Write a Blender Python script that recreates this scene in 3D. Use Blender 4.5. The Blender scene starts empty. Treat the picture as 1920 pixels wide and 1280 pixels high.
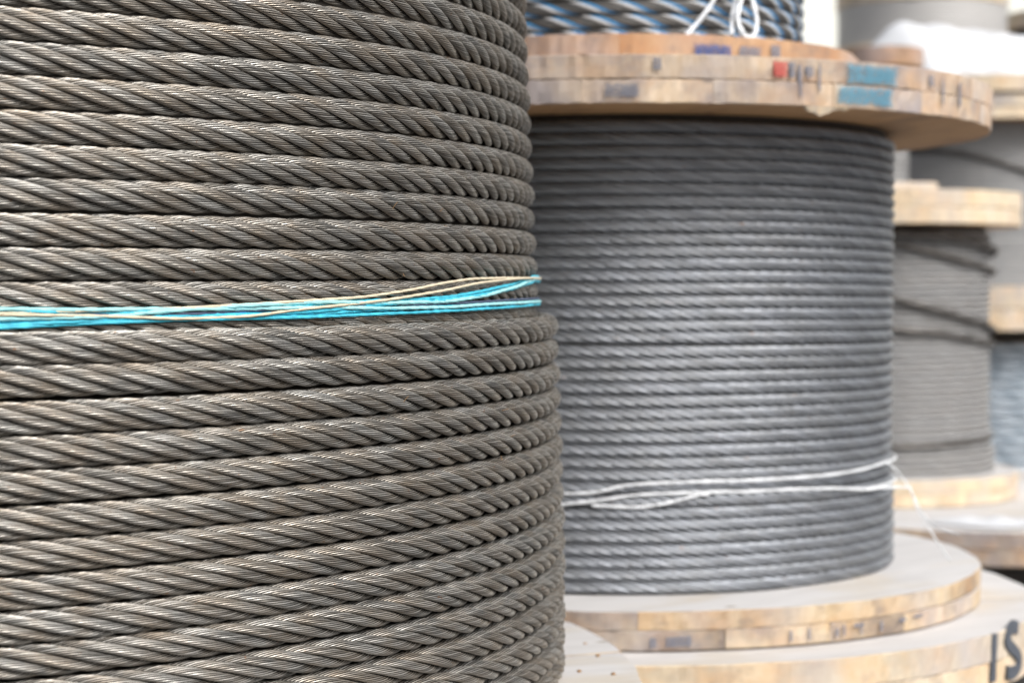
import bpy, math, random
import numpy as np
from mathutils import Vector

random.seed(7)
rng = np.random.default_rng(7)
PI = math.pi
CZ = 1.05                      # camera height above the yard floor
F = 3600.0                     # focal length in photograph pixels (1920 wide)
PITCH = math.atan(95 / F)      # slight downward tilt

scene = bpy.context.scene
# ------------------------------------------------------------------ camera
cd = bpy.data.cameras.new('camera')
cam = bpy.data.objects.new('camera', cd)
scene.collection.objects.link(cam)
cam.location = (0, 0, CZ)
cam.rotation_euler = (PI / 2 - PITCH, 0, 0)
cd.sensor_width = 36.0
cd.lens = F / 1920 * 36
cd.clip_start = 0.05
cd.clip_end = 500
cd.dof.use_dof = True
cd.dof.focus_distance = 1.245
cd.dof.aperture_fstop = 7.6
scene.camera = cam

# ------------------------------------------------------------------ sky + soft sun
SUN_EL = math.radians(46)
SUN_AZ = math.radians(62)      # measured from +Y (view direction) towards +X, sun behind the camera's right
world = bpy.data.worlds.new('World')
scene.world = world
world.use_nodes = True
wn = world.node_tree
wn.nodes.clear()
sky = wn.nodes.new('ShaderNodeTexSky')
sky.sky_type = 'NISHITA'
sky.sun_disc = False
sky.sun_elevation = SUN_EL
sky.sun_rotation = math.radians(140)
sky.air_density = 1.0
sky.dust_density = 5.0
hs = wn.nodes.new('ShaderNodeHueSaturation')
hs.inputs['Saturation'].default_value = 0.28
bg = wn.nodes.new('ShaderNodeBackground')
bg.inputs['Strength'].default_value = 0.09
wo = wn.nodes.new('ShaderNodeOutputWorld')
wn.links.new(sky.outputs[0], hs.inputs['Color'])
wn.links.new(hs.outputs[0], bg.inputs['Color'])
wn.links.new(bg.outputs[0], wo.inputs['Surface'])

sd = bpy.data.lights.new('sun', 'SUN')
sd.energy = 1.5
sd.angle = math.radians(24)
sd.color = (1.0, 0.98, 0.955)
so = bpy.data.objects.new('sun', sd)
scene.collection.objects.link(so)
sdir = Vector((math.cos(SUN_EL) * math.sin(math.radians(140)),
               math.cos(SUN_EL) * math.cos(math.radians(140)), math.sin(SUN_EL)))
so.rotation_euler = (-sdir).to_track_quat('-Z', 'Y').to_euler()
so.location = (2, -2, 5)

scene.view_settings.view_transform = 'Standard'
scene.view_settings.look = 'None'
scene.view_settings.exposure = 0.88
scene.view_settings.gamma = 1.0

# ------------------------------------------------------------------ helpers
COL = scene.collection
def obj(name, mesh, parent=None, loc=(0, 0, 0), rotz=0.0, **props):
    o = bpy.data.objects.new(name, mesh)
    COL.objects.link(o)
    o.location = loc
    o.rotation_euler = (0, 0, rotz)
    if parent is not None:
        o.parent = parent
    for k, v in props.items():
        o[k] = v
    return o

def thing(name, label, cat, loc, group=None, rotz=0.0):
    o = obj(name, None, None, loc, rotz, label=label, category=cat)
    if group:
        o['group'] = group
    return o

def np_mesh(name, V, Q, mats, smooth=True, uv=None, wire=None, midx=None, groove=None):
    """V (n,3), Q (m,4) quads (a repeated last index makes a triangle is not used)"""
    me = bpy.data.meshes.new(name)
    V = np.asarray(V, dtype=np.float32); Q = np.asarray(Q, dtype=np.int32)
    me.vertices.add(len(V)); me.vertices.foreach_set('co', V.ravel())
    me.loops.add(Q.size); me.loops.foreach_set('vertex_index', Q.ravel())
    me.polygons.add(len(Q))
    me.polygons.foreach_set('loop_start', np.arange(0, Q.size, Q.shape[1], dtype=np.int32))
    me.polygons.foreach_set('loop_total', np.full(len(Q), Q.shape[1], dtype=np.int32))
    me.polygons.foreach_set('use_smooth', np.full(len(Q), smooth, dtype=bool))
    for m in mats:
        me.materials.append(m)
    if midx is not None:
        me.polygons.foreach_set('material_index', np.asarray(midx, dtype=np.int32))
    if uv is not None:
        l = me.uv_layers.new(name='UVMap')
        l.data.foreach_set('uv', np.asarray(uv, dtype=np.float32).ravel())
    if wire is not None:
        a = me.attributes.new('wire', 'FLOAT', 'POINT')
        a.data.foreach_set('value', np.asarray(wire, dtype=np.float32))
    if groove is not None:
        a = me.attributes.new('grease_shade', 'FLOAT', 'POINT')
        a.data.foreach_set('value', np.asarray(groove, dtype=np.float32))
    me.update(calc_edges=True)
    return me

def tube(pts, r, sides=8, closed=False, flat=1.0, twist=0.0, lobes=0, lobe=0.0):
    """swept tube along points; returns V, Q"""
    P = np.asarray(pts, dtype=float); n = len(P)
    T = np.roll(P, -1, 0) - np.roll(P, 1, 0)
    if not closed:
        T[0] = P[1] - P[0]; T[-1] = P[-1] - P[-2]
    T /= np.linalg.norm(T, axis=1)[:, None]
    up = np.array([0, 0, 1.0])
    N = np.cross(T, up); ln = np.linalg.norm(N, axis=1)
    N[ln < 0.15] = np.cross(T[ln < 0.15], np.array([0, 1.0, 0.1]))
    N /= np.linalg.norm(N, axis=1)[:, None]
    B = np.cross(T, N)
    a = np.linspace(0, 2 * PI, sides, endpoint=False)[None, :] + twist * np.arange(n)[:, None]
    rr = np.broadcast_to(np.asarray(r, dtype=float).reshape(-1, 1) if np.ndim(r) else np.full((n, 1), r), (n, 1))
    rr = rr * (1 + lobe * np.cos(lobes * (a - twist * np.arange(n)[:, None]))) if lobes else rr * np.ones_like(a)
    V = P[:, None, :] + rr[..., None] * (np.cos(a)[..., None] * N[:, None, :] * flat + np.sin(a)[..., None] * B[:, None, :])
    m = n if closed else n - 1
    i = np.arange(m)[:, None]; j = np.arange(sides)[None, :]
    i2 = (i + 1) % n; j2 = (j + 1) % sides
    Q = np.stack([i * sides + j + 0 * i, i * sides + j2, i2 * sides + j2, i2 * sides + j], -1).reshape(-1, 4)
    return V.reshape(-1, 3), Q

def merge(parts):
    Vs, Qs, o = [], [], 0
    for V, Q in parts:
        Vs.append(V); Qs.append(np.asarray(Q) + o); o += len(V)
    return np.concatenate(Vs), np.concatenate(Qs)

def smooth_path(pts, n=12):
    """Catmull-Rom through control points"""
    P = [np.array(p, dtype=float) for p in pts]
    P = [2 * P[0] - P[1]] + P + [2 * P[-1] - P[-2]]
    out = []
    for k in range(1, len(P) - 2):
        for t in np.linspace(0, 1, n, endpoint=False):
            a, b, c, d = P[k - 1], P[k], P[k + 1], P[k + 2]
            out.append(0.5 * (2 * b + (c - a) * t + (2 * a - 5 * b + 4 * c - d) * t * t + (3 * b - a - 3 * c + d) * t ** 3))
    out.append(P[-2])
    return np.array(out)

# ------------------------------------------------------------------ materials
def new_mat(name):
    m = bpy.data.materials.new(name); m.use_nodes = True
    nt = m.node_tree
    return m, nt, nt.nodes['Principled BSDF']

def mixc(nt, fac, a, b, blend='MIX'):
    n = nt.nodes.new('ShaderNodeMix'); n.data_type = 'RGBA'; n.blend_type = blend
    for s, v in ((n.inputs[0], fac), (n.inputs[6], a), (n.inputs[7], b)):
        if hasattr(v, 'is_linked') or hasattr(v, 'links'):
            nt.links.new(v, s)
        else:
            s.default_value = v if not isinstance(v, tuple) else (*v[:3], 1)
    return n.outputs[2]

def ramp(nt, src, stops):
    n = nt.nodes.new('ShaderNodeValToRGB')
    cr = n.color_ramp
    while len(cr.elements) < len(stops):
        cr.elements.new(0.5)
    for e, (p, c) in zip(cr.elements, stops):
        e.position = p
        e.color = (*c, 1) if isinstance(c, tuple) else (c, c, c, 1)
    nt.links.new(src, n.inputs[0])
    return n.outputs[0]

def noise(nt, vec, scale, detail=3, rough=0.55, dims='3D'):
    n = nt.nodes.new('ShaderNodeTexNoise'); n.noise_dimensions = dims
    n.inputs['Scale'].default_value = scale
    n.inputs['Detail'].default_value = detail
    n.inputs['Roughness'].default_value = rough
    if vec is not None:
        nt.links.new(vec, n.inputs['Vector'])
    return n.outputs['Fac']

def mapping(nt, src, scale=(1, 1, 1), loc=(0, 0, 0)):
    n = nt.nodes.new('ShaderNodeMapping')
    n.inputs['Scale'].default_value = scale
    n.inputs['Location'].default_value = loc
    nt.links.new(src, n.inputs['Vector'])
    return n.outputs[0]

def geo_pos(nt):
    return nt.nodes.new('ShaderNodeNewGeometry').outputs['Position']

def obj_random(nt):
    return nt.nodes.new('ShaderNodeObjectInfo').outputs['Random']

def attr(nt, name):
    n = nt.nodes.new('ShaderNodeAttribute'); n.attribute_name = name
    return n.outputs['Fac']

def bump(nt, bsdf, h, strength=0.3, dist=0.001):
    n = nt.nodes.new('ShaderNodeBump')
    n.inputs['Strength'].default_value = strength
    n.inputs['Distance'].default_value = dist
    nt.links.new(h, n.inputs['Height'])
    nt.links.new(n.outputs[0], bsdf.inputs['Normal'])

def steel(name, c_lo, c_hi, c_warm, rough=0.42, metal=0.75, warm=0.35, fine=900):
    m, nt, b = new_mat(name)
    w = attr(nt, 'wire')
    base = mixc(nt, w, c_lo, c_hi)
    pos = geo_pos(nt)
    n1 = noise(nt, pos, 55, 4, 0.6)
    f1 = ramp(nt, n1, [(0.42, 0.0), (0.68, 1.0)])
    r = obj_random(nt)
    # browner strands and rusty stretches
    mul = nt.nodes.new('ShaderNodeMath'); mul.operation = 'MULTIPLY'
    nt.links.new(f1, mul.inputs[0]); mul.inputs[1].default_value = warm
    add = nt.nodes.new('ShaderNodeMath'); add.operation = 'MULTIPLY_ADD'
    nt.links.new(r, add.inputs[0]); add.inputs[1].default_value = warm * 0.9
    nt.links.new(mul.outputs[0], add.inputs[2])
    col = mixc(nt, add.outputs[0], base, c_warm)
    # small rust specks
    n2 = noise(nt, mapping(nt, pos, (1, 1, 1), (3, 1, 7)), 190, 2, 0.6)
    f2 = ramp(nt, n2, [(0.70, 0.0), (0.76, 0.7)])
    col = mixc(nt, f2, col, (0.30, 0.15, 0.07))
    # groove shade painted near-black into the greasy gaps between the wires
    gf = ramp(nt, attr(nt, 'grease_shade'), [(0.08, 0.0), (0.62, 0.93)])
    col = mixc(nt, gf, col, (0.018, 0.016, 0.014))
    nt.links.new(col, b.inputs['Base Color'])
    b.inputs['Metallic'].default_value = metal
    n3 = noise(nt, pos, 240, 2)
    rr = nt.nodes.new('ShaderNodeMapRange')
    nt.links.new(n3, rr.inputs[0])
    rr.inputs[3].default_value = rough - 0.12; rr.inputs[4].default_value = rough + 0.14
    nt.links.new(rr.outputs[0], b.inputs['Roughness'])
    bump(nt, b, noise(nt, pos, fine, 2), 0.25, 0.0003)
    return m

M_STEEL = steel('greased_steel_wire', (0.14, 0.137, 0.128), (0.56, 0.545, 0.51), (0.39, 0.31, 0.225), 0.41, 0.8, 0.34)
M_STEEL2 = steel('blue_grey_steel_rope', (0.21, 0.222, 0.24), (0.365, 0.385, 0.42), (0.28, 0.275, 0.255), 0.46, 0.75, 0.2)
M_STEEL4 = steel('pale_grey_steel_rope', (0.25, 0.25, 0.25), (0.385, 0.385, 0.385), (0.35, 0.325, 0.30), 0.6, 0.25, 0.25)
M_STEEL6 = steel('light_grey_fine_rope', (0.50, 0.49, 0.48), (0.62, 0.61, 0.60), (0.54, 0.50, 0.46), 0.6, 0.15, 0.15)
M_DARKROPE = steel('dark_oiled_steel_rope', (0.06, 0.06, 0.06), (0.13, 0.125, 0.12), (0.14, 0.12, 0.10), 0.5, 0.5, 0.3)

def plain(name, col, rough=0.6, metal=0.0, var=0.15, scale=60, bmp=0.2):
    m, nt, b = new_mat(name)
    pos = geo_pos(nt)
    n = noise(nt, pos, scale, 4)
    lo = tuple(c * (1 - var) for c in col); hi = tuple(min(0.9, c * (1 + var)) for c in col)
    nt.links.new(mixc(nt, n, lo, hi), b.inputs['Base Color'])
    b.inputs['Roughness'].default_value = rough
    b.inputs['Metallic'].default_value = metal
    if bmp:
        bump(nt, b, noise(nt, pos, scale * 4, 3), bmp, 0.001)
    return m

M_RUST = plain('rusty_nail_steel', (0.30, 0.18, 0.09), 0.6, 0.3, 0.3, 400)
M_CORE = plain('oily_fibre_core', (0.03, 0.028, 0.025), 0.7)
M_BLUESTRAND = plain('blue_rope_strand', (0.05, 0.22, 0.44), 0.5)
M_WHITESTRAND = plain('white_rope_strand', (0.58, 0.57, 0.56), 0.5)
M_DRUM = plain('dark_drum_board', (0.07, 0.06, 0.05), 0.8)
M_FLOOR = plain('dark_yard_concrete', (0.10, 0.10, 0.105), 0.9, 0, 0.3, 3)
M_WALL = plain('cream_painted_wall', (0.88, 0.88, 0.80), 0.8, 0, 0.03, 2)
M_WHITE = plain('white_plastic_string', (0.80, 0.82, 0.84), 0.4, 0, 0.05, 300)
M_CYAN = plain('cyan_poly_twine', (0.05, 0.44, 0.58), 0.6, 0, 0.5, 150)
M_PALECYAN = plain('pale_cyan_poly_twine', (0.32, 0.66, 0.74), 0.6, 0, 0.4, 150)
M_BLUE = plain('blue_poly_twine', (0.02, 0.24, 0.50), 0.45, 0, 0.3, 150)
M_CREAM = plain('cream_jute_twine', (0.60, 0.52, 0.38), 0.6, 0, 0.15, 150)
M_NAVY = plain('navy_marl_twine', (0.06, 0.08, 0.14), 0.6, 0, 0.5, 900)
M_SACK = plain('white_woven_sack', (0.60, 0.61, 0.63), 0.6, 0, 0.04, 30)
M_BLACKPAINT = plain('black_marker_paint', (0.085, 0.095, 0.115), 0.7, 0, 0.4, 90)

def paint(name, col, cover=0.5):
    """brushed paint worn through in places"""
    m, nt, b = new_mat(name)
    pos = geo_pos(nt)
    b.inputs['Base Color'].default_value = (*col, 1)
    b.inputs['Roughness'].default_value = 0.7
    n = noise(nt, pos, 110, 4, 0.8)
    uvn = nt.nodes.new('ShaderNodeUVMap').outputs[0]
    sp = nt.nodes.new('ShaderNodeSeparateXYZ'); nt.links.new(uvn, sp.inputs[0])
    def mth(op, x, y):
        q = nt.nodes.new('ShaderNodeMath'); q.operation = op
        for k_, v_ in enumerate((x, y)):
            if isinstance(v_, float): q.inputs[k_].default_value = v_
            else: nt.links.new(v_, q.inputs[k_])
        return q.outputs[0]
    eu = mth('MULTIPLY', sp.outputs[0], mth('SUBTRACT', 1.0, sp.outputs[0]))
    ev = mth('MULTIPLY', sp.outputs[1], mth('SUBTRACT', 1.0, sp.outputs[1]))
    ed = mth('MINIMUM', mth('MULTIPLY', eu, 5.0), mth('MULTIPLY', ev, 3.0))
    ed = mth('MINIMUM', ed, 0.45)
    a = ramp(nt, mth('ADD', n, ed), [(cover + 0.10, 0.0), (cover + 0.56, 0.74)])
    nt.links.new(a, b.inputs['Alpha'])
    return m
M_BLUEPAINT = paint('worn_blue_paint', (0.03, 0.07, 0.22), 0.50)
M_TEALPAINT = paint('worn_teal_paint', (0.07, 0.25, 0.36), 0.46)
M_REDPAINT = paint('worn_red_paint', (0.50, 0.10, 0.08), 0.5)
M_GREYPAINT = paint('grey_stamp_ink', (0.16, 0.17, 0.21), 0.50)

def wood(name, c_a, c_b, c_stain, stain=0.5, rimlike=False, rough=0.75):
    m, nt, b = new_mat(name)
    uv = nt.nodes.new('ShaderNodeUVMap').outputs[0]
    r = obj_random(nt)
    cmb = nt.nodes.new('ShaderNodeCombineXYZ')
    ml = nt.nodes.new('ShaderNodeMath'); ml.operation = 'MULTIPLY'; ml.inputs[1].default_value = 0.35
    nt.links.new(r, ml.inputs[0]); nt.links.new(ml.outputs[0], cmb.inputs[2])
    va = nt.nodes.new('ShaderNodeVectorMath'); va.operation = 'ADD'
    nt.links.new(uv, va.inputs[0]); nt.links.new(cmb.outputs[0], va.inputs[1])
    p = va.outputs[0]
    if rimlike:
        g = noise(nt, mapping(nt, p, (1.0, 0.35, 1)), 75, 5, 0.65)
        blocks = noise(nt, mapping(nt, p, (1.0, 0.7, 1)), 17, 3, 0.6)
        st = noise(nt, mapping(nt, p, (1.0, 1.0, 1), (4, 2, 9)), 9, 4, 0.65)
    else:
        g = noise(nt, mapping(nt, p, (0.05, 1.0, 1)), 160, 5, 0.6)
        blocks = noise(nt, mapping(nt, p, (0.12, 1.0, 1)), 30, 4, 0.6)
        st = noise(nt, mapping(nt, p, (0.5, 1.0, 1), (4, 2, 9)), 9, 4, 0.6)
    gf = ramp(nt, g, [(0.30, 0.0), (0.70, 1.0)])
    bf = ramp(nt, blocks, [(0.30, 0.0), (0.72, 1.0)])
    c = mixc(nt, gf, c_a, c_b)
    c2 = mixc(nt, bf, c, tuple(0.5 * (x + y) * 1.12 for x, y in zip(c_a, c_b)))
    sf = ramp(nt, st, [(0.60 - 0.18 * stain, 0.0), (0.82 - 0.18 * stain, 0.85)])
    c3 = mixc(nt, sf, c2, c_stain)
    if rimlike:
        o1_ = noise(nt, mapping(nt, p, (1.0, 1.5, 1), (11, 5, 3)), 13, 4, 0.7)
        c3 = mixc(nt, ramp(nt, o1_, [(0.46, 0.0), (0.74, 0.6)]), c3, tuple(c_a[i] * (1.25, 0.95, 0.7)[i] for i in range(3)))
        o2_ = noise(nt, mapping(nt, p, (1.0, 1.2, 1), (21, 15, 8)), 24, 5, 0.75)
        c3 = mixc(nt, ramp(nt, o2_, [(0.52, 0.0), (0.70, 0.6)]), c3, c_stain)
        o3_ = noise(nt, mapping(nt, p, (1.0, 0.5, 1), (1, 25, 18)), 7, 3, 0.6)
        c3 = mixc(nt, ramp(nt, o3_, [(0.46, 0.0), (0.72, 0.7)]), c3, (0.42, 0.39, 0.40))
    # tint from board to board
    hsv = nt.nodes.new('ShaderNodeHueSaturation')
    mr = nt.nodes.new('ShaderNodeMapRange'); nt.links.new(r, mr.inputs[0])
    mr.inputs[3].default_value = 0.92; mr.inputs[4].default_value = 1.07
    nt.links.new(mr.outputs[0], hsv.inputs['Value'])
    nt.links.new(c3, hsv.inputs['Color'])
    # knots / nail stains
    vo = nt.nodes.new('ShaderNodeTexVoronoi'); vo.inputs['Scale'].default_value = 11
    nt.links.new(mapping(nt, p, (0.8, 1.2, 1)), vo.inputs['Vector'])
    kf = ramp(nt, vo.outputs['Distance'], [(0.03, 0.75), (0.085, 0.0)])
    c4 = mixc(nt, kf, hsv.outputs[0], tuple(0.45 * x for x in c_stain))
    nt.links.new(c4, b.inputs['Base Color'])
    b.inputs['Roughness'].default_value = rough
    bump(nt, b, g, 0.55, 0.0012)
    return m

W_TOP = wood('weathered_plank_face', (0.42, 0.405, 0.40), (0.61, 0.60, 0.595), (0.50, 0.43, 0.33), 0.45)
W_RIM = wood('sawn_plank_rim', (0.38, 0.26, 0.13), (0.66, 0.54, 0.38), (0.15, 0.12, 0.11), 1.0, True)
W_UNDER = wood('unweathered_plank_underside', (0.42, 0.22, 0.09), (0.56, 0.34, 0.17), (0.22, 0.13, 0.07), 0.4)
W_RIM_UP = wood('weathered_plank_rim', (0.42, 0.28, 0.15), (0.68, 0.57, 0.45), (0.24, 0.20, 0.20), 1.0, True)
W_RIM_PALE = wood('pale_plank_rim', (0.54, 0.42, 0.27), (0.70, 0.61, 0.47), (0.34, 0.27, 0.21), 0.45, True)
W_RIM_ORANGE = wood('orange_brown_plank_rim', (0.34, 0.18, 0.09), (0.52, 0.33, 0.19), (0.18, 0.13, 0.11), 0.6, True)

# ------------------------------------------------------------------ rope wraps
def rope_frame(phi, R, pitch):
    N = np.stack([np.cos(phi), np.sin(phi), 0 * phi], -1)
    Pc = R * N.copy(); Pc[:, 2] = pitch * phi / (2 * PI)
    return Pc, N

def strand_mesh(name, R, d, pitch, lay, k, nstr, wires, dense, coarse, lo, hi, mats, phase=0.0, wl=2.55):
    """one strand of one full wrap; real wires as ridges following their own lay"""
    a0, a1 = -1.5 * PI, 0.5 * PI
    def rngs(a, b, step):
        n = max(2, int(abs(b - a) * R / (step * d)))
        return np.linspace(a, b, n, endpoint=False)
    phi = np.concatenate([rngs(a0, lo, coarse), rngs(lo, hi, dense), rngs(hi, a1, coarse), [a1]])
    Pc, N = rope_frame(phi, R, pitch)
    s = phi * R
    al = phase + 2 * PI * k / nstr - 2 * PI * s / (lay * d)
    f = (1 / (1 + math.sin(PI / nstr)))
    rs = d / 2 * (1 - f) * (0.92 if wires else 0.945)
    rc = d / 2 - rs
    Z = np.array([0, 0, 1.0])
    C = Pc + rc * (np.cos(al)[:, None] * N + np.sin(al)[:, None] * Z)
    T = np.gradient(C, axis=0) / np.gradient(s)[:, None]
    T /= np.linalg.norm(T, axis=1)[:, None]
    A = N - (N * T).sum(1)[:, None] * T; A /= np.linalg.norm(A, axis=1)[:, None]
    Bv = -np.cross(T, A)
    Bv *= np.sign(Bv[:, 2:3])
    if wires:
        w = 2 * PI * rs / (wires + PI)
        prof = np.array([-0.72 * w, -0.12 * w, 0.0, -0.12 * w])
        rr = np.tile(rs + prof, wires)
        nb = wires * 4
        beta = np.arange(nb) / nb * 2 * PI
        wr = np.repeat(rng.random(wires), 4)
        b = beta[None, :] + (2 * PI * s / (wl * d))[:, None]
    else:
        nb = 7
        rr = np.full(nb, rs * 0.97); beta = np.arange(nb) / nb * 2 * PI
        wr = np.full(nb, rng.random()); b = beta[None, :] + 0 * s[:, None]
    V = C[:, None, :] + rr[None, :, None] * (np.cos(b)[..., None] * A[:, None, :] + np.sin(b)[..., None] * Bv[:, None, :])
    n = len(phi)
    i = np.arange(n - 1)[:, None]; j = np.arange(nb)[None, :]; j2 = (j + 1) % nb
    Q = np.stack([i * nb + j, i * nb + j2, (i + 1) * nb + j2, (i + 1) * nb + j], -1).reshape(-1, 4)
    wire = np.tile(wr, n)
    # slow change of tint along each wire
    wire = np.clip(wire + 0.12 * np.repeat(np.sin(s * 23 + k * 2.1), nb), 0, 1)
    return V.reshape(-1, 3), Q, wire

def wrap_variant(tag, R, d, pitch, lay, nstr, wires, dense, coarse, lo, hi, mats, phase):
    """core mesh + list of strand meshes (separate) for a close rope"""
    phi = np.linspace(-1.5 * PI, 0.5 * PI, 181)
    Pc, N = rope_frame(phi, R, pitch)
    V, Q = tube(Pc, d * 0.27, 8)
    core = np_mesh(tag + '_core', V, Q, [M_CORE])
    out = []
    for k in range(nstr):
        V, Q, w = strand_mesh(tag, R, d, pitch, lay, k, nstr, wires, dense, coarse, lo, hi, mats, phase)
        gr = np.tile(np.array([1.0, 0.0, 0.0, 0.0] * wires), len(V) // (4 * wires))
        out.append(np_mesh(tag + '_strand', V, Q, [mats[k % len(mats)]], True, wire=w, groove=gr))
    return core, out

def wrap_joined(tag, R, d, pitch, lay, nstr, seg, mats, phase):
    """whole wrap in one mesh for ropes further back"""
    Vs, Qs, ws, mi, o = [], [], [], [], 0
    for k in range(nstr):
        V, Q, w = strand_mesh(tag, R, d, pitch, lay, k, nstr, 0, seg, seg, -1.0, 0.0, mats, phase)
        Vs.append(V); Qs.append(Q + o); ws.append(w); mi.append(np.full(len(Q), k % len(mats))); o += len(V)
    return np_mesh(tag, np.concatenate(Vs), np.concatenate(Qs), mats, True, wire=np.concatenate(ws), midx=np.concatenate(mi))

# ------------------------------------------------------------------ wooden flanges
def plank_mesh(R, o0, o1, z0, z1, ang, mats, seed=0, rough=0.0006, step=0.007):
    """the part of a disc between two parallel saw lines, as one board: mats = top, rim, under"""
    r = np.random.default_rng(seed)
    end0, end1 = o0 < -R * 0.995, o1 > R * 0.995
    o0 = max(o0, -R * 0.99995); o1 = min(o1, R * 0.99995)
    p0, p1 = math.asin(o0 / R), math.asin(o1 / R)
    n = max(3, int((p1 - p0) * R / step) + 1)
    ps = np.linspace(p0, p1, n)
    levels = [(z0, 0.0008), (z0 + 0.0009, 0.0), ((z0 + z1) / 2, 0.0), (z1 - 0.0009, 0.0), (z1, 0.0008)]
    ca, sa = math.cos(ang), math.sin(ang)
    def side(sg):
        base = 0.0009 * np.interp(np.arange(n), np.arange(0, n + 5, 5), r.normal(0, 1, len(np.arange(0, n + 5, 5))))
        rows = []
        for z, ins in levels:
            rr = R - ins - abs(r.normal(0, rough, n)) + base
            t = sg * rr * np.cos(ps); o = rr * np.sin(ps)
            o = np.clip(o, o0, o1)
            o[0] = o0; o[-1] = o1
            rows.append(np.stack([t * ca - o * sa, t * sa + o * ca, np.full(n, z)], -1))
        return np.array(rows)
    A, B = side(1), side(-1)
    L = len(levels)
    V = np.concatenate([A.reshape(-1, 3), B.reshape(-1, 3)])
    off = L * n
    Q, mi, uv = [], [], []
    def add(idx, m):
        Q.append(idx); mi.append(m)
        for v in idx:
            x, y, z = V[v]
            if m == 1:
                th = math.atan2(y, x)
                uv.append((th * R + 5, z))
            else:
                uv.append((x * ca + y * sa, -x * sa + y * ca))
    for l in range(L - 1):
        for i in range(n - 1):
            a = l * n + i; b = a + 1; c = a + n + 1; d = a + n
            add((a, b, c, d), 1)
            add((off + b, off + a, off + d, off + c), 1)
        # saw-cut long sides
        a = l * n; add((a, a + n, off + a + n, off + a), 1)
        a = l * n + n - 1; add((a, off + a, off + a + n, a + n), 1)
    for i in range(n - 1):
        t = (L - 1) * n + i
        add((t, t + 1, off + t + 1, off + t), 0)
        add((i, off + i, off + i + 1, i + 1), 2)
    return np_mesh('plank', V, Q, mats, False, uv=uv, midx=mi)

def flange(parent, R, z0, z1, ang, mats, layers=2, w=0.105, shift=0.0, seed=1, gap=0.0006, rough=0.0006):
    """layered plank disc: a core sheet with the boards as its children"""
    th = (z1 - z0) / layers
    # thin hidden spine between / inside the boards
    a = np.linspace(0, 2 * PI, 72, endpoint=False)
    zc = (z0 + z1) / 2
    rr = R - 0.012
    hz = 0.0008
    V = []
    for z in (zc - hz, zc + hz):
        V += [(rr * math.cos(t), rr * math.sin(t), z) for t in a]
    V += [(0.02 * math.cos(t), 0.02 * math.sin(t), z) for z in (zc - hz, zc + hz) for t in a]
    n = 72; Q = []
    for i in range(n):
        j = (i + 1) % n
        Q += [(i, j, n + j, n + i), (n + i, n + j, 3 * n + j, 3 * n + i), (i, 2 * n + i, 2 * n + j, j)]
    f = obj('flange', np_mesh('flange_core', V, Q, [M_DRUM], False), parent)
    for l in range(layers):
        la = ang + (PI / 2 if (layers - 1 - l) % 2 else 0) + 0.03 * l
        a0 = z0 + l * th + (0.0002 if l else 0)
        a1 = z0 + (l + 1) * th - (0.0002 if l < layers - 1 else 0)
        r = np.random.default_rng(seed * 13 + l)
        o = -R - shift if l == layers - 1 else -R - 0.03
        while o < R:
            ww = w * (0.85 + 0.3 * r.random())
            lo_, hi_ = max(o, -R), min(o + ww, R)
            if R - hi_ < 0.02: hi_ = R; ww = R - o + 1e-4
            if hi_ - lo_ > 0.012:
                dz = 0.0009 * r.normal()
                me = plank_mesh(R, lo_ + (gap / 2 if lo_ > -R else 0), hi_ - (gap / 2 if hi_ < R else 0), a0, a1 + min(0, dz if l < layers - 1 else dz), la, mats,
                                seed * 100 + l * 20 + int(o * 100) + 50, rough)
                obj('plank', me, f)
            o += ww
    return f

def lathe(prof, n=96):
    a = np.linspace(0, 2 * PI, n, endpoint=False)
    P = np.asarray(prof, float); m = len(P)
    V = np.stack([P[None, :, 0] * np.cos(a)[:, None], P[None, :, 0] * np.sin(a)[:, None], np.broadcast_to(P[None, :, 1], (n, m))], -1).reshape(-1, 3)
    i = np.arange(n)[:, None]; j = np.arange(m - 1)[None, :]; i2 = (i + 1) % n
    Q = np.stack([i * m + j, i2 * m + j, i2 * m + j + 1, i * m + j + 1], -1).reshape(-1, 4)
    return V, Q

def drum(parent, R, z0, z1, mat=M_DRUM):
    V, Q = lathe([(0.01, z0), (R, z0), (R, z1), (0.01, z1)], 64)
    return obj('drum', np_mesh('drum', V, Q, [mat], False), parent)

def ribbed(R, z0, z1, d, n=120):
    """closely wound fine rope: one rounded rib per turn"""
    prof = [(R - d, z0)]
    k = int((z1 - z0) / d); dd = (z1 - z0) / k
    for i in range(k):
        for t in (0.0, 0.2, 0.5, 0.8):
            prof.append((R - d / 2 + d / 2 * math.sin(PI * (0.06 + 0.88 * t)) + 0.0006 * rng.normal(), z0 + (i + t) * dd))
    prof.append((R - d, z1))
    return lathe(prof, n)

def arc_patch(R, a0, a1, z0, z1, mat, name, parent, n=16, proud=0.0026):
    a = np.linspace(a0, a1, n)
    V = []
    for t in a:
        for rr, z in ((R - 0.002, z0), (R + proud, z0), (R + proud, z1), (R - 0.002, z1)):
            V.append((rr * math.cos(t), rr * math.sin(t), z))
    Q = []
    for i in range(n - 1):
        for j in range(4):
            k = (j + 1) % 4
            Q.append((i * 4 + j, i * 4 + k, i * 4 + 4 + k, i * 4 + 4 + j))
    uv = [(v // 4 / (n - 1), (0.0, 0.0, 1.0, 1.0)[v % 4]) for q in Q for v in q]
    return obj(name, np_mesh(name, V, Q, [mat], False, uv=uv), parent)

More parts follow.
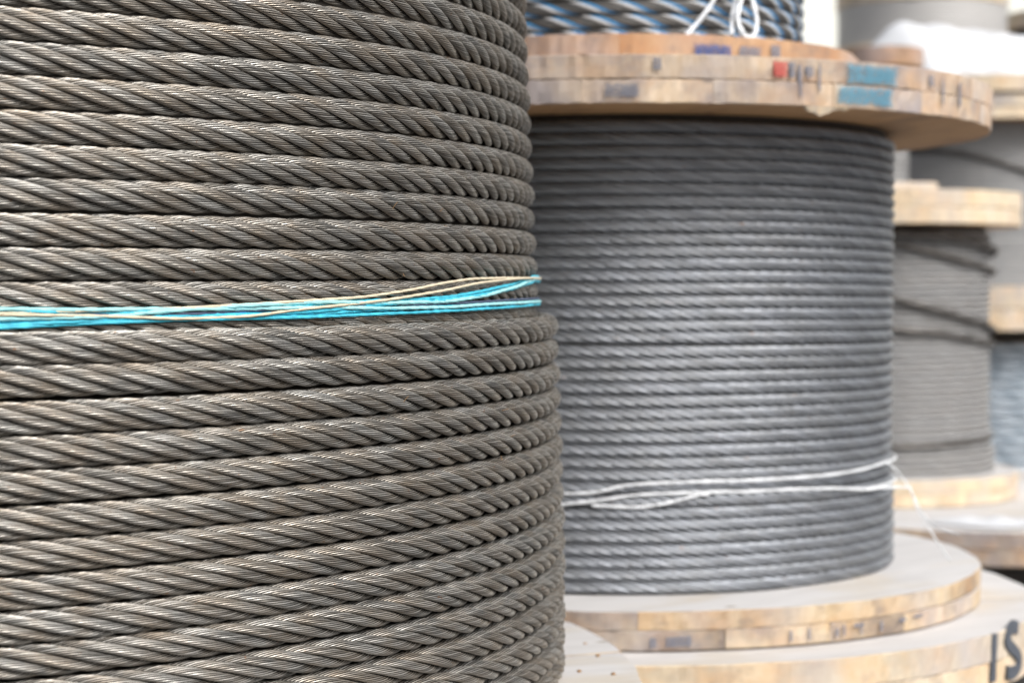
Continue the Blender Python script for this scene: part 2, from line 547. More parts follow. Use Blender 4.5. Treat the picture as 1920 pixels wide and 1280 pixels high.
# pixel -> world helpers (for working out where things stand)
def ray(x, y):
    cp, sp = math.cos(PITCH), math.sin(PITCH)
    dx, dv = (x - 960) / F, (640 - y) / F
    return Vector((dx, cp + dv * sp, -sp + dv * cp))
def on_cyl(x, y, cx, cy, R, far=False):
    d = ray(x, y)
    A = d.x ** 2 + d.y ** 2; B = d.x * cx + d.y * cy; C = cx * cx + cy * cy - R * R
    D = max(B * B - A * C, 0)
    t = (B + math.sqrt(D)) / A if far else (B - math.sqrt(D)) / A
    return Vector((d.x * t, d.y * t, CZ + d.z * t))
def theta_z(x, y, cx, cy, R):
    p = on_cyl(x, y, cx, cy, R)
    return math.atan2(p.y - cy, p.x - cx), p.z

# ================================================================== SETTING
fl = obj('floor', np_mesh('floor', [(-60, -60, 0), (60, -60, 0), (60, 60, 0), (-60, 60, 0)], [(0, 1, 2, 3)], [M_FLOOR], False), kind='structure')
V, Q = [], []
for (x0, x1, y0, y1, z0, z1) in ((-9, 14, 11.5, 11.75, 0, 4.2),):
    V = [(x0, y0, z0), (x1, y0, z0), (x1, y1, z0), (x0, y1, z0), (x0, y0, z1), (x1, y0, z1), (x1, y1, z1), (x0, y1, z1)]
    Q = [(0, 1, 5, 4), (1, 2, 6, 5), (2, 3, 7, 6), (3, 0, 4, 7), (4, 5, 6, 7), (3, 2, 1, 0)]
obj('yard_wall', np_mesh('yard_wall', V, Q, [M_WALL], False), label='bright cream painted wall far behind the stacked reels', category='wall')

# ================================================================== REEL 1, the near one
C1 = (-0.552, 1.6)
P1 = 0.0197
R1 = 0.5735                     # rope surface radius of the upper windings
BASE1 = CZ - 0.322
reel1 = thing('cable_reel', 'big close-up reel wound with thick brownish-grey steel wire rope at the left', 'cable reel', (C1[0], C1[1], BASE1 - 0.05), 'wire rope reels')
Z1 = BASE1 - 0.05              # local zero
lo1, hi1 = math.radians(-150), math.radians(12)
Rc = R1 - P1 / 2
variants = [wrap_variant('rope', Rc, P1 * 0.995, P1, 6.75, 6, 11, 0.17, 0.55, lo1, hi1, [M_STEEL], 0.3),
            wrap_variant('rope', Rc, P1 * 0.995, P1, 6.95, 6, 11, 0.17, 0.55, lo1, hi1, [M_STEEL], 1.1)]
def add_wrap(zc, Rs, idx, tilt=0.0):
    core, strands = variants[idx % 2]
    delta = random.uniform(-0.25, 0.25)
    w = obj('rope_wrap', core, reel1, (0, 0, zc - Z1 + P1 * delta / (2 * PI) + P1 * 0.18), delta)
    w.scale = (Rs, Rs, 1.0)
    w.rotation_euler = (random.gauss(0, 0.0005), random.gauss(0, 0.0005), delta)
    for m in strands:
        obj('strand', m, w)
    return w
# rows measured where the rope faces the camera on the left; z of row centres
ztop = CZ + (545 - 526) / F * 1.092
for k in range(-2, 15):
    zc = ztop + (k + 0.5) * P1
    Rs = (R1 - 0.0000 - 0.012 * max(0.0, (zc - ztop)) / 0.16 * 0.55) / R1 * (1 + random.gauss(0, 0.0006))
    add_wrap(zc, Rs, k)
z0 = CZ - (654 - 545) / F * 1.07
for k in range(0, 15):
    zc = z0 - k * P1
    if zc - P1 * 0.6 < BASE1: break
    grow = 0.0175 + 0.0060 * min(1, k / 9)
    add_wrap(zc, (R1 + grow) / R1 * (1 + random.gauss(0, 0.0005)), k + 1)
drum(reel1, Rc - P1 * 0.35, 0.05, 0.75)
flange(reel1, 0.660, 0.0, 0.05, 0.35, [W_TOP, W_RIM, W_UNDER], 2, 0.16, seed=3)

# nails in the flange top and a few broken wire ends sticking out of the rope
for (x, y) in ((1097, 1206), (1121, 1228), (1086, 1257), (1150, 1262)):
    d = ray(x, y); t = (BASE1 - CZ) / d.z
    V, Q = lathe([(0.0002, 0.0008), (0.0015, 0.0007), (0.0019, 0.0003), (0.0020, -0.001)], 12)
    obj('nail', np_mesh('nail', V, Q, [M_RUST]), reel1, (d.x * t - C1[0], d.y * t - C1[1], 0.0502))
for k in range(26):
    th = math.radians(random.uniform(-128, -18)); zz = random.uniform(-0.26, 0.13)
    if -0.035 < zz < 0.0: continue
    Rr = R1 + (0.0185 if zz < -0.02 else -0.001) - 0.001
    L = random.uniform(0.002, 0.0055); a = random.uniform(-1, 1)
    pts = [((Rr + L * 0.55 * q ** 1.5) * math.cos(th + L * a * q / Rr), (Rr + L * 0.55 * q ** 1.5) * math.sin(th + L * a * q / Rr), zz + CZ - Z1 + L * q * math.sin(a * 3)) for q in (0, 0.35, 0.7, 1.0)]
    V, Q = tube(pts, 0.00022, 5)
    obj('broken_wire', np_mesh('broken_wire', V, Q, [M_RUST]), reel1)

# --- blue and cream twine tied round reel 1
tw = thing('twine', 'bundle of cyan, blue and cream twine tied round the thick rope of the near reel', 'twine', (C1[0], C1[1], CZ))
def twine_strand(pts, mat, r, off=0.0, name='filament', close=True):
    tz = [theta_z(x, y, C1[0], C1[1], R1 - 0.0003 + off) for x, y in pts]
    th = np.array([t for t, z in tz]); zz = np.array([z for t, z in tz]) - CZ
    tt = np.linspace(th[0], th[-1], 260)
    # smooth interpolation
    zz2 = np.interp(tt, th, zz)
    ker = np.ones(13) / 13
    zp = np.pad(zz2, 6, mode='edge'); zz2 = np.convolve(zp, ker, 'valid')
    back = np.linspace(th[-1], th[0] + 2 * PI, 120)[1:-1]
    zb = np.interp(back, [th[-1], th[-1] + 0.35, th[0] + 2 * PI], [zz2[-1], zz2[-1], zz2[0]])
    T = np.concatenate([tt, back]); Zz = np.concatenate([zz2, zb])
    RR = R1 - 0.0003 + off + 0.0006 * np.sin(T * 57 + off * 9000)
    P = np.stack([RR * np.cos(T), RR * np.sin(T), Zz], -1)
    V, Q = tube(P, r * 0.88, 8, closed=True, twist=0.35, lobes=3, lobe=0.16)
    me = np_mesh(name, V, Q, [mat])
    return obj(name, me, tw)
twine_strand([(-60, 590), (0, 588), (200, 581), (360, 577), (540, 566), (680, 557), (745, 548), (830, 531), (880, 523), (950, 521), (1001, 522)], M_CREAM, 0.0011, 0.0016)
twine_strand([(-60, 590), (0, 590), (180, 592), (340, 598), (470, 593), (560, 580), (680, 568), (760, 557), (830, 545), (900, 530), (960, 523), (1001, 521)], M_CREAM, 0.0011, 0.0026)
twine_strand([(-60, 580), (0, 582), (200, 588), (400, 578), (560, 571), (700, 563), (745, 564), (850, 556), (930, 540), (1001, 518)], M_CYAN, 0.0014, 0.0006)
twine_strand([(-60, 614), (0, 611), (100, 605), (250, 598), (350, 592), (480, 590), (600, 583), (720, 570), (850, 561), (940, 546), (1002, 526)], M_CYAN, 0.0015, 0.0012)
twine_strand([(-60, 600), (0, 598), (200, 594), (300, 584), (450, 573), (600, 566), (720, 568), (840, 565), (900, 556), (960, 540), (1002, 522)], M_PALECYAN, 0.0015, 0.0018)
twine_strand([(-60, 580), (0, 579), (150, 581), (300, 579), (450, 579), (600, 576), (720, 578), (840, 576), (920, 570), (1002, 566)], M_PALECYAN, 0.0014, 0.0016)
twine_strand([(-60, 595), (0, 594), (120, 591), (380, 588), (450, 583), (600, 575), (700, 571), (800, 571), (900, 566), (960, 562), (1003, 560)], M_NAVY, 0.0010, 0.0010)
twine_strand([(-60, 605), (0, 603), (100, 600), (300, 599), (500, 596), (560, 591), (680, 582), (800, 576), (900, 572), (960, 568), (1003, 566)], M_CYAN, 0.0014, 0.0004)
twine_strand([(-60, 617), (0, 615), (150, 607), (350, 599), (560, 595), (680, 590), (820, 584), (920, 578), (1003, 571)], M_CYAN, 0.0013, 0.0014)
twine_strand([(-60, 586), (0, 585), (200, 597), (360, 591), (400, 588), (500, 587), (640, 585), (740, 579), (840, 575), (920, 571), (1002, 568)], M_BLUE, 0.0011, -0.0002)

# ================================================================== REEL 2, the sharp middle one
D2 = 2.3
C2 = ((1155 - 960) / F * D2, D2)
P2 = 0.01285
RB2 = 0.1415 * D2
LOW = CZ - 0.3135
UPP = CZ + 0.1817
reel2 = thing('cable_reel', 'middle reel of dark blue-grey wire rope, teal paint patch on its upper wooden rim', 'cable reel',
              (C2[0], C2[1], LOW - 0.039), 'wire rope reels')
Z2 = LOW - 0.039
v2 = [wrap_joined('rope_wrap', RB2 - P2 / 2, P2 * 1.05, -P2, 6.8, 6, 0.62, [M_STEEL2], ph) for ph in (0.2, 1.0)]
k = 0
zc = LOW + P2 * 0.5
while zc < UPP - P2 * 0.35:
    y = 545 - (zc - CZ) * F / (D2 * 0.857)
    if y > 935:
        s = 1.008
    else:
        s = 1.0 - 0.006 * (y - 215) / 720 + 0.006
    delta = random.uniform(-0.3, 0.3)
    o = obj('rope_wrap', v2[k % 2], reel2, (0, 0, zc - Z2 - P2 * 0.2 - P2 * delta / (2 * PI)), delta)
    o.rotation_euler = (random.gauss(0, 0.0012), random.gauss(0, 0.0012), delta)
    s *= 1 + random.gauss(0, 0.0008)
    o.scale = (s, s, 1)
    zc += P2; k += 1
drum(reel2, RB2 - P2 * 0.7, 0.03, UPP - Z2 + 0.005)
FR2 = 0.1855 * D2
low2 = flange(reel2, FR2, 0.0, 0.039, math.radians(40), [W_TOP, W_RIM, W_UNDER], 2, 0.115, shift=0.02, seed=5, rough=0.0007)
FU2 = 0.1895 * D2
up2 = flange(reel2, FU2, UPP - Z2, UPP - Z2 + 0.047, math.radians(12), [W_TOP, W_RIM_UP, W_UNDER], 2, 0.12, seed=8, rough=0.0007)

def rim_angle(x, C, R):
    p = on_cyl(x, 545, C[0], C[1], R)
    return math.atan2(p.y - C[1], p.x - C[0])
def rim_z(x, y, C, R, base):
    return on_cyl(x, y, C[0], C[1], R).z - base
ra = lambda x: rim_angle(x, C2, FU2)
zb = UPP - Z2
arc_patch(FU2, ra(1562), ra(1672), zb + 0.002, zb + 0.0236, M_TEALPAINT, 'paint_patch', reel2)
arc_patch(FU2, ra(1580), ra(1680), zb + 0.0232, zb + 0.0455, M_TEALPAINT, 'paint_patch', reel2)
arc_patch(FU2, ra(1448), ra(1474), zb + 0.026, zb + 0.044, M_REDPAINT, 'paint_patch', reel2)
for a, b, l, h in ((1478, 1488, .026, .044), (1494, 1501, .005, .045), (1508, 1522, .026, .040), (1530, 1536, .012, .044), (1735, 1746, .028, .042),
                   (1760, 1765, .008, .044), (1222, 1240, .030, .045), (1130, 1200, .004, .020), (1790, 1797, .01, .040)):
    arc_patch(FU2, ra(a), ra(b), zb + l, zb + h, M_GREYPAINT, 'ink_mark', reel2, 8)
# splintered edge hanging under the upper rim
def splinter(parent, C, R, x0, x1, z, base, name='splinter', n=14):
    a0, a1 = rim_angle(x0, C, R), rim_angle(x1, C, R)
    r = np.random.default_rng(3)
    V, Q = [], []
    for i in range(n + 1):
        t = a0 + (a1 - a0) * i / n
        dpt = 0.0015 + 0.0075 * max(0, 1 - abs(i / n - 0.36) / 0.36) * r.uniform(0.8, 1.1) + 0.002 * abs(math.sin(i * 1.1))
        for rr, zz in ((R - 0.006, z), (R + 0.001, z), (R - 0.001, z - dpt), (R - 0.004, z - dpt)):
            V.append((rr * math.cos(t), rr * math.sin(t), zz))
    for i in range(n):
        for j in range(4):
            k2 = (j + 1) % 4
            Q.append((i * 4 + j, i * 4 + k2, i * 4 + 4 + k2, i * 4 + 4 + j))
    return obj(name, np_mesh(name, V, Q, [W_RIM_PALE], False, uv=[(0.1 * (q % 4), 0.02 * (q // 4)) for q in range(len(Q) * 4)]), parent)
splinter(reel2, C2, FU2, 1508, 1590, zb + 0.0005, 0)
# ink stamps along the lower rim
rl = lambda x: rim_angle(x, C2, FR2)
for a, b, l, h in ((1480, 1487, .003, .017), (1515, 1521, .003, .018), (1566, 1574, .004, .016), (1580, 1586, .004, .018), (1600, 1622, .012, .017),
                   (1612, 1618, .003, .018), (1650, 1656, .003, .017), (1685, 1700, .011, .016), (1712, 1732, .012, .017), (1218, 1232, .002, .014), (1245, 1300, .003, .016)):
    arc_patch(FR2, rl(a), rl(b), l, h, M_GREYPAINT, 'ink_mark', reel2, 8)

# --- white strings round reel 2
def surf_path(pts, C, R, off):
    out = []
    for p in pts:
        x, y = p[0], p[1]
        o = p[2] if len(p) > 2 else 0.0
        out.append(on_cyl(x, y, C[0], C[1], R + off + o))
    return out
def around(P, C, th_from_end, th_to_start):
    """points round the back of the coil from the end of a tie to its start"""
    a, b = P[th_from_end], P[0]
    ta, tb = math.atan2(a.y - C[1], a.x - C[0]), math.atan2(b.y - C[1], b.x - C[0])
    if tb < ta: tb += 2 * PI
    Ra = math.hypot(a.x - C[0], a.y - C[1])
    n = 40
    return [Vector((C[0] + Ra * math.cos(ta + (tb - ta) * i / n), C[1] + Ra * math.sin(ta + (tb - ta) * i / n), a.z + (b.z - a.z) * i / n)) for i in range(n)]
def string(name, label, paths, r, origin, group=None, mat=M_WHITE, sub='string'):
    t = thing(name, label, 'string', origin, group)
    o = Vector(origin)
    for P in paths:
        S = smooth_path([p - o for p in P], 14)
        V, Q = tube(S, r, 7, twist=0.25, lobes=2, lobe=0.2)
        obj(sub, np_mesh(sub, V, Q, [mat]), t)
    return t
RS = RB2 + 0.003
pa = surf_path([(1000, 925), (1060, 925), (1120, 922), (1180, 909), (1290, 903), (1400, 900), (1490, 895), (1560, 889), (1620, 879), (1658, 867)], C2, RS, 0.0008)
e = pa[-1]
pa_full = around(pa, C2, -1, 0) + pa
pa2 = [pa[-3], pa[-2], e, e + Vector((0.012, 0.0, -0.007)), e + Vector((0.024, -0.012, -0.024)), e + Vector((0.032, -0.045, -0.048)), e + Vector((0.036, -0.10, -0.060)), e + Vector((0.050, -0.15, -0.062))]
pb = surf_path([(1000, 952), (1060, 945), (1120, 938), (1190, 928), (1250, 925), (1330, 922), (1400, 921), (1480, 917), (1560, 915), (1620, 917)], C2, RS, 0.0008)
pb_back = around(pb, C2, -1, 0)
e = pb[-1]
pb += [e + Vector((0.030, 0.030, -0.001)), e + Vector((0.062, 0.055, -0.003))]
pc = surf_path([(1110, 947), (1150, 949), (1200, 950), (1250, 943), (1300, 930), (1330, 925)], C2, RS, 0.0014)
e = pb[-1]
pd = [e, e + Vector((0.004, -0.02, -0.022)), e + Vector((0.014, -0.07, -0.050)), e + Vector((0.018, -0.12, -0.066))]
string('tie_string', 'pale white string tied round the lower part of the blue-grey rope reel, ends trailing right', [pa_full, pb_back + pb[:-2], [pb[-4], pb[-3]] + pb[-2:], pc], 0.0014, (C2[0], C2[1], LOW + 0.08), 'white tie strings')
string('loose_string', 'thin translucent string end drooping onto the lower flange right of the blue-grey rope', [pa2, pd], 0.0008, (C2[0] + .33, C2[1], LOW), 'white tie strings')

# ================================================================== REEL under reel 2, marked I S
T3 = LOW - 0.0405
FR3 = 0.2135 * D2
TH3 = 0.060
reel3 = thing('cable_reel', 'lowest reel with black letters IS on its broad pale rim, under the middle reel', 'cable reel', (C2[0], C2[1], 0.0), 'wire rope reels')
flange(reel3, FR3, T3 - TH3, T3, math.radians(24), [W_TOP, W_RIM_PALE, W_UNDER], 2, 0.20, seed=11, rough=0.0007)
flange(reel3, FR3, 0.0, 0.05, 0.5, [W_TOP, W_RIM, W_UNDER], 2, 0.2, seed=12)
V, Q = ribbed(0.34, 0.05, T3 - TH3, 0.016)
obj('rope_winding', np_mesh('rope_winding', V, Q, [M_DARKROPE]), reel3, kind='stuff')
# letters painted on the curved rim
def curved_stroke(pts, width, name, parent, C, R, base, mat, amax=None):
    """pts in photograph pixels -> ribbon hugging the rim, with thickness"""
    tz = []
    for x, y in pts:
        p = on_cyl(x, y, C[0], C[1], R)
        tz.append((math.atan2(p.y - C[1], p.x - C[0]) * R, p.z - base))
    S = smooth_path([(a, b, 0) for a, b in tz], 8)
    T = np.gradient(S, axis=0); T /= np.linalg.norm(T, axis=1)[:, None]
    Nn = np.stack([-T[:, 1], T[:, 0]], -1)
    V = []
    for i, s in enumerate(S):
        w = width / 2 * (0.95 + 0.06 * math.sin(i * 0.35))
        for sg, rr in ((-1, R - 0.001), (-1, R + 0.0028), (1, R + 0.0028), (1, R - 0.001)):
            u, v = s[0] + sg * w * Nn[i][0], s[1] + sg * w * Nn[i][1]
            V.append((rr * math.cos(u / R), rr * math.sin(u / R), v))
    Q = []
    for i in range(len(S) - 1):
        for j in range(4):
            k2 = (j + 1) % 4
            Q.append((i * 4 + j, i * 4 + k2, i * 4 + 4 + k2, i * 4 + 4 + j))
    return obj(name, np_mesh(name, V, Q, [mat], False), parent)
curved_stroke([(1862, 1186), (1861, 1215), (1860, 1245), (1859, 1277)], 0.0105, 'letter', reel3, C2, FR3, 0.0, M_BLACKPAINT)
curved_stroke([(1905, 1176), (1896, 1174), (1887, 1190), (1889, 1207), (1900, 1219), (1908, 1234), (1906, 1250), (1896, 1260), (1884, 1258)], 0.0135, 'letter', reel3, C2, FR3, 0.0, M_BLACKPAINT)

# ================================================================== UPPER REEL on reel 2: rope with blue and white strands
ZU = UPP + 0.0485
reelu = thing('cable_reel', 'reel of dark rope with blue and white strands standing on top of the middle reel', 'cable reel', (C2[0], C2[1], ZU), 'wire rope reels')
FRU = 0.124 * D2; THU = 0.0385
flange(reelu, FRU, 0.0, THU, 0.9, [W_TOP, W_RIM_ORANGE, W_UNDER], 1, 0.13, seed=21, rough=0.0007)
RBU = 0.0965 * D2; PU = 0.0155
vu = [wrap_joined('rope_wrap', RBU - PU / 2, PU, PU, 5.6, 10, 0.5, [M_WHITESTRAND, M_BLUESTRAND, M_DARKROPE, M_DARKROPE, M_DARKROPE], ph) for ph in (0.0, 2.1)]
for k in range(7):
    delta = random.uniform(-0.3, 0.3)
    o = obj('rope_wrap', vu[k % 2], reelu, (0, 0, THU + (k + 0.5) * PU + PU * delta / (2 * PI) + PU * 0.2), delta)
drum(reelu, RBU - PU * 0.7, THU, THU + 7 * PU)
ru = lambda x: rim_angle(x, C2, FRU)
arc_patch(FRU, ru(1296), ru(1372), 0.008, 0.030, M_BLUEPAINT, 'paint_patch', reelu)
arc_patch(FRU, ru(1380), ru(1425), 0.012, 0.030, M_GREYPAINT, 'ink_mark', reelu)
arc_patch(FRU, ru(1440), ru(1460), 0.008, 0.034, M_GREYPAINT, 'ink_mark', reelu)
# bow of white string
RBW = RBU + 0.004
lp = surf_path([(1350, -30), (1336, 4), (1318, 30), (1300, 52), (1284, 70, 0.03)], C2, RBW, 0.003)
l2 = surf_path([(1398, -40, 0.03), (1390, 0, 0.035), (1383, 28, 0.04), (1388, 54, 0.045), (1402, 71, 0.05), (1414, 66, 0.05), (1419, 42, 0.045), (1414, 14, 0.04), (1404, -30, 0.03)], C2, RBW, 0.003)
l3 = surf_path([(1385, -40, 0.01), (1378, 5, 0.02), (1373, 35, 0.03), (1372, 66, 0.04)], C2, RBW, 0.003)
string('string_bow', 'white string tied in hanging loops over the blue and white stranded rope', [lp, l2, l3], 0.0024, (C2[0], C2[1] - 0.2, ZU + 0.1), 'white tie strings')

# ================================================================== back reels
def small_reel(label, cx, cy, z0, th0, z1, th1, Rb, Rf0, Rf1, mat, dia, joined=False, rim=W_RIM_PALE, lay0=2, lay1=2, seed=30, bulge=None, pitch_sign=1):
    t = thing('cable_reel', label, 'cable reel', (cx, cy, z0), 'wire rope reels')
    if th0: flange(t, Rf0, 0, th0, seed * 0.7, [W_TOP, rim, W_UNDER], lay0, 0.13, seed=seed)
    if th1: flange(t, Rf1, z1 - z0, z1 - z0 + th1, seed * 0.3, [W_TOP, rim, W_UNDER], lay1, 0.13, seed=seed + 1)
    b0, b1 = th0, z1 - z0
    if joined:
        me = [wrap_joined('rope_wrap', Rb - dia / 2, dia, dia * pitch_sign, 6.8, 6, 0.8, [mat], ph) for ph in (0.1, 0.9)]
        n = int((b1 - b0) / dia)
        for k in range(n):
            delta = random.uniform(-.3, .3)
            zz = b0 + (k + 0.5) * dia + pitch_sign * dia * delta / (2 * PI)
            s = 1.0 + (bulge(k / n) if bulge else 0) + random.gauss(0, 0.0015)
            o = obj('rope_wrap', me[k % 2], t, (0, 0, zz), delta)
            o.scale = (s, s, 1)
        drum(t, Rb - dia * 0.8, b0, b1)
    else:
        V, Q = ribbed(Rb, b0, b1, dia)
        obj('rope_winding', np_mesh('rope_winding', V, Q, [mat]), t, kind='stuff')
    return t

C4 = ((1640 - 960) / F * 4.0, 4.0)
RB4 = 0.0585 * 4
reel4 = small_reel('small pale grey rope reel with dark loose turns crossing it, right of the middle reel', C4[0], C4[1], CZ - 0.42, 0.052, CZ + 0.1305, 0.066,
                   RB4, 0.0728 * 4, 0.0738 * 4, M_STEEL4, 0.0122, True, W_RIM_PALE, seed=31,
                   bulge=lambda u: 0.05 if u < 0.10 else (0.02 if u < 0.16 else 0.0))
def loose(pts, r, off, parent, C, R, base, mat, name='loose_turn'):
    P = surf_path(pts, C, R, off)
    def tail(p, q, sg, span):
        t0 = math.atan2(p.y - C[1], p.x - C[0]); r0 = math.hypot(p.x - C[0], p.y - C[1])
        slope = (p.z - q.z) / max(0.05, (p - q).length) * r0
        return [Vector((C[0] + (r0 - 0.016 * (i / 8) ** 2) * math.cos(t0 + sg * span * i / 8), C[1] + (r0 - 0.016 * (i / 8) ** 2) * math.sin(t0 + sg * span * i / 8),
                        p.z + max(-0.05, min(0.05, slope * span * 0.35)) * (1 - (1 - i / 8) ** 2))) for i in range(1, 9)]
    P = tail(P[0], P[1], -1, 1.2)[::-1] + P + tail(P[-1], P[-2], 1, 1.6)
    b = Vector((C[0], C[1], base))
    V, Q = tube(smooth_path([p - b for p in P], 10), r, 8, twist=0.3, lobes=3, lobe=0.15)
    return obj(name, np_mesh(name, V, Q, [mat], wire=np.full(len(V), 0.4)), parent)
B4 = CZ - 0.42
loose([(1560, 430), (1640, 447), (1700, 462), (1760, 476), (1810, 490), (1853, 503)], 0.0055, 0.006, reel4, C4, RB4, B4, M_DARKROPE)
loose([(1560, 540), (1650, 553), (1710, 568), (1770, 584), (1820, 599), (1846, 605), (1852, 612)], 0.0062, 0.007, reel4, C4, RB4, B4, M_DARKROPE)
loose([(1560, 612), (1650, 615), (1710, 621), (1770, 625), (1820, 635), (1852, 642)], 0.006, 0.005, reel4, C4, RB4, B4, M_DARKROPE)
loose([(1560, 834), (1650, 837), (1700, 838), (1760, 835), (1810, 829), (1846, 822)], 0.006, 0.003, reel4, C4, RB4, B4, M_DARKROPE)
loose([(1560, 428), (1660, 436), (1720, 441), (1770, 446), (1830, 455), (1846, 462)], 0.008, 0.008, reel4, C4, RB4, B4, M_DARKROPE)
# small board lying on that reel
bd = thing('wood_offcut', 'short pinkish wood offcut lying on top of the small pale rope reel', 'board', (C4[0], C4[1] - 0.12, CZ + 0.1985))
V, Q = [], []
def box_mesh(name, sx, sy, sz, mat, bev=0.003):
    P = [(-sx + bev, -sy + bev), (sx - bev, -sy + bev), (sx - bev, sy - bev), (-sx + bev, sy - bev)]
    lv = [(0, 0), (bev, bev), (sz - bev, bev), (sz, 0)]
    V = []
    for z, g in lv:
        for x, y in P:
            V.append((x + (g if x > 0 else -g), y + (g if y > 0 else -g), z))
    Q = [(0, 3, 2, 1), (12, 13, 14, 15)]
    for l in range(3):
        for i in range(4):
            Q.append((l * 4 + i, l * 4 + (i + 1) % 4, l * 4 + 4 + (i + 1) % 4, l * 4 + 4 + i))
    uv = []
    for q in Q:
        for v in q: uv.append((V[v][0] + V[v][2], V[v][1] + V[v][2]))
    return np_mesh(name, V, Q, [mat], False, uv=uv)
obj('board', box_mesh('board', 0.115, 0.035, 0.019, W_RIM_PALE), bd, (-0.02, 0, 0), 0.1)

# big disc reel that carries the small pale reel
reel9 = small_reel('wide low reel under the small pale rope reel, stained rim running off the right edge', 0.98, 3.95, 0.0, 0.06, B4 - 0.062, 0.060, 0.42, 0.62, 0.62, M_DARKROPE, 0.016, False, W_RIM_UP, seed=41)
# white plastic scrap on it
def sheet(name, pts_fn, nu, nv, mat, parent=None, thick=0.003, **props):
    V = []
    for i in range(nu):
        for j in range(nv):
            V.append(pts_fn(i / (nu - 1), j / (nv - 1)))
    V = np.array(V); Q = []
    for i in range(nu - 1):
        for j in range(nv - 1):
            Q.append((i * nv + j, (i + 1) * nv + j, (i + 1) * nv + j + 1, i * nv + j + 1))
    return obj(name, np_mesh(name, V, Q, [mat]), parent, **props)
from mathutils import noise as mn
def fold(x, y, s=1.0, seed=0.0):
    return mn.noise(Vector((x * s + seed, y * s, seed * 1.7)))
def scrap(u, v):
    a = 2 * PI * v; r = u * (1 + 0.2 * math.sin(3 * a))
    x, y = 0.10 * r * math.cos(a), 0.055 * r * math.sin(a)
    return (0.865 + x, 3.46 + y, B4 + 0.001 + 0.012 * (1 - u * u) * (0.7 + 0.8 * fold(x, y, 30)))
tsc = sheet('plastic_scrap', scrap, 9, 40, M_SACK, label='white plastic scrap lying on the wide disc under the small pale reel', category='scrap')

# tall stack behind right: reel 5 with two double boards
D5 = 5.2
C5 = ((1830 - 960) / F * D5, D5)
reel5 = small_reel('grey reel at the far right between thick pale board rims, partly under a white sack', C5[0], C5[1], CZ - 0.100, 0.112, CZ + 0.4316, 0.063, 0.31, 0.39, 0.39, M_STEEL4, 0.011, False, W_RIM_PALE, 2, 2, seed=51)
loose([(1672, 285), (1740, 283), (1800, 288), (1860, 300), (1925, 320)], 0.007, 0.004, reel5, C5, 0.31, CZ - 0.1, M_DARKROPE)
reel5b = small_reel('pale board disc lying on the far right reel below the sack', C5[0], C5[1], CZ + 0.4985, 0.042, CZ + 0.56, 0, 0.12, 0.40, 0, M_STEEL4, 0.011, False, W_RIM_PALE, 1, 1, seed=53)
# bluish reel beneath
M_BLUEWRAP = steel('bluish_wrapped_rope', (0.28, 0.35, 0.42), (0.62, 0.69, 0.75), (0.44, 0.48, 0.52), 0.4, 0.3, 0.3)
reel7 = thing('cable_reel', 'bluish rope reel at the right edge below the thick pale boards', 'cable reel', (C5[0] + 0.05, C5[1], 0), 'wire rope reels')
flange(reel7, 0.38, 0, 0.06, 0.2, [W_TOP, W_RIM, W_UNDER], 2, 0.14, seed=55)
drum(reel7, 0.265, 0.06, CZ - 0.102)
me7 = wrap_joined('rope_wrap', 0.29, 0.024, 0.024, 3.2, 5, 0.3, [M_BLUEWRAP], 0.4)
k = 0
while 0.06 + 0.012 + k * 0.024 < CZ - 0.115:
    dl = random.uniform(-.3, .3)
    obj('rope_wrap', me7, reel7, (0, 0, 0.072 + k * 0.024 + 0.024 * dl / (2 * PI)), dl)
    k += 1

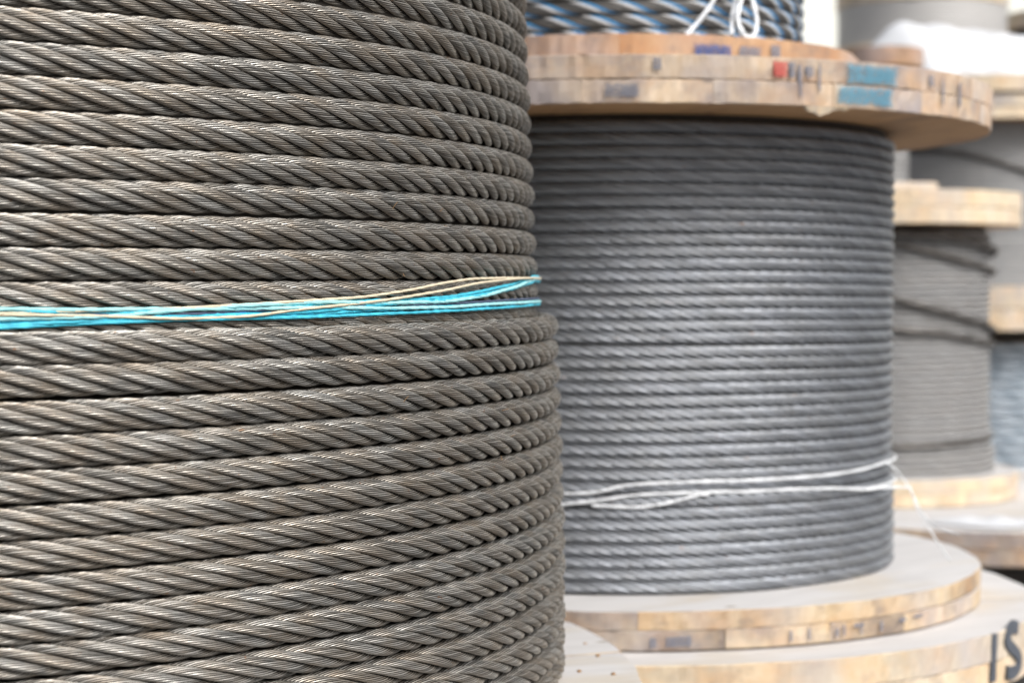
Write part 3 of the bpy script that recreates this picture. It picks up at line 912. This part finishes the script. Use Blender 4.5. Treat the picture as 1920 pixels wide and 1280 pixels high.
# reel 6, upper middle-right, and the orange disc below it
D6 = 6.5
C6 = ((1725 - 960) / F * D6, D6)
reel6 = small_reel('fine grey rope coil at the top right standing behind the white sack', C6[0], C6[1], CZ + 0.775, 0.034, CZ + 0.945, 0.05, 0.0432 * D6, 0.300, 0.285, M_STEEL6, 0.009, False, W_RIM_PALE, 1, 1, seed=61)
D6b = 4.55
C6b = ((1655 - 960) / F * D6b, D6b)
reel6b = small_reel('orange-brown board disc between the middle reel rim and the white sack', C6b[0] , C6b[1], 0.0, 0.05, CZ + 0.524, 0.043, 0.06, 0.12, 0.092, M_STEEL4, 0.012, False, W_RIM_ORANGE, 1, 1, seed=63)
reel6c = small_reel('grey reel underneath the fine grey coil, mostly behind the nearer reels', C6[0], C6[1] , 0.0, 0.05, CZ + 0.775 - 0.052, 0.05, 0.24, 0.30, 0.30, M_STEEL4, 0.012, False, W_RIM, 1, 1, seed=65)
# reel 8 far right
D8 = 7.2
C8 = ((2016 - 960) / F * D8, D8)
reel8 = small_reel('distant reel at the top right corner with pale rim and orange underside', C8[0], C8[1], 0.0, 0.05, CZ + 0.965, 0.06, 0.0355 * D8, 0.30, 0.0385 * D8, M_DARKROPE, 0.012, False, W_RIM_PALE, 2, 2, seed=71)

# white sack draped over the boards
def sack(u, v):
    # u along x, v over the hump front -> back
    x = 0.885 + 0.74 * u
    prof = math.sin(PI * min(1, max(0, v)))
    env = (min(1, u / 0.20) ** 0.45) * (min(1, (1 - u) / 0.5) ** 0.6)
    ridge = 0.152 * env * (0.9 + 0.10 * math.sin(u * 9))
    z = CZ + 0.5415 + ridge * prof ** 0.8
    y = 5.02 + (v - 0.5) * 0.36 * (0.5 + 0.5 * env)
    n = 0.030 * fold(u * 3, v * 3, 1.7, 2.0) + 0.018 * fold(u * 9, v * 6, 1.4, 5.0) + 0.022 * abs(fold(u * 7, v * 4, 1.2, 9.0))
    return (x + 0.01 * fold(u * 8, v * 8, 1, 3), y + n, z + prof * (0.45 * n + 0.016 * fold(u * 11, v * 5, 1.0, 4.0) + 0.014 * abs(fold(u * 6, v * 3, 1.0, 8.0))))
sheet('white_sack', sack, 90, 40, M_SACK, label='crumpled bright white sack heaped on the pale boards at the top right', category='sack')
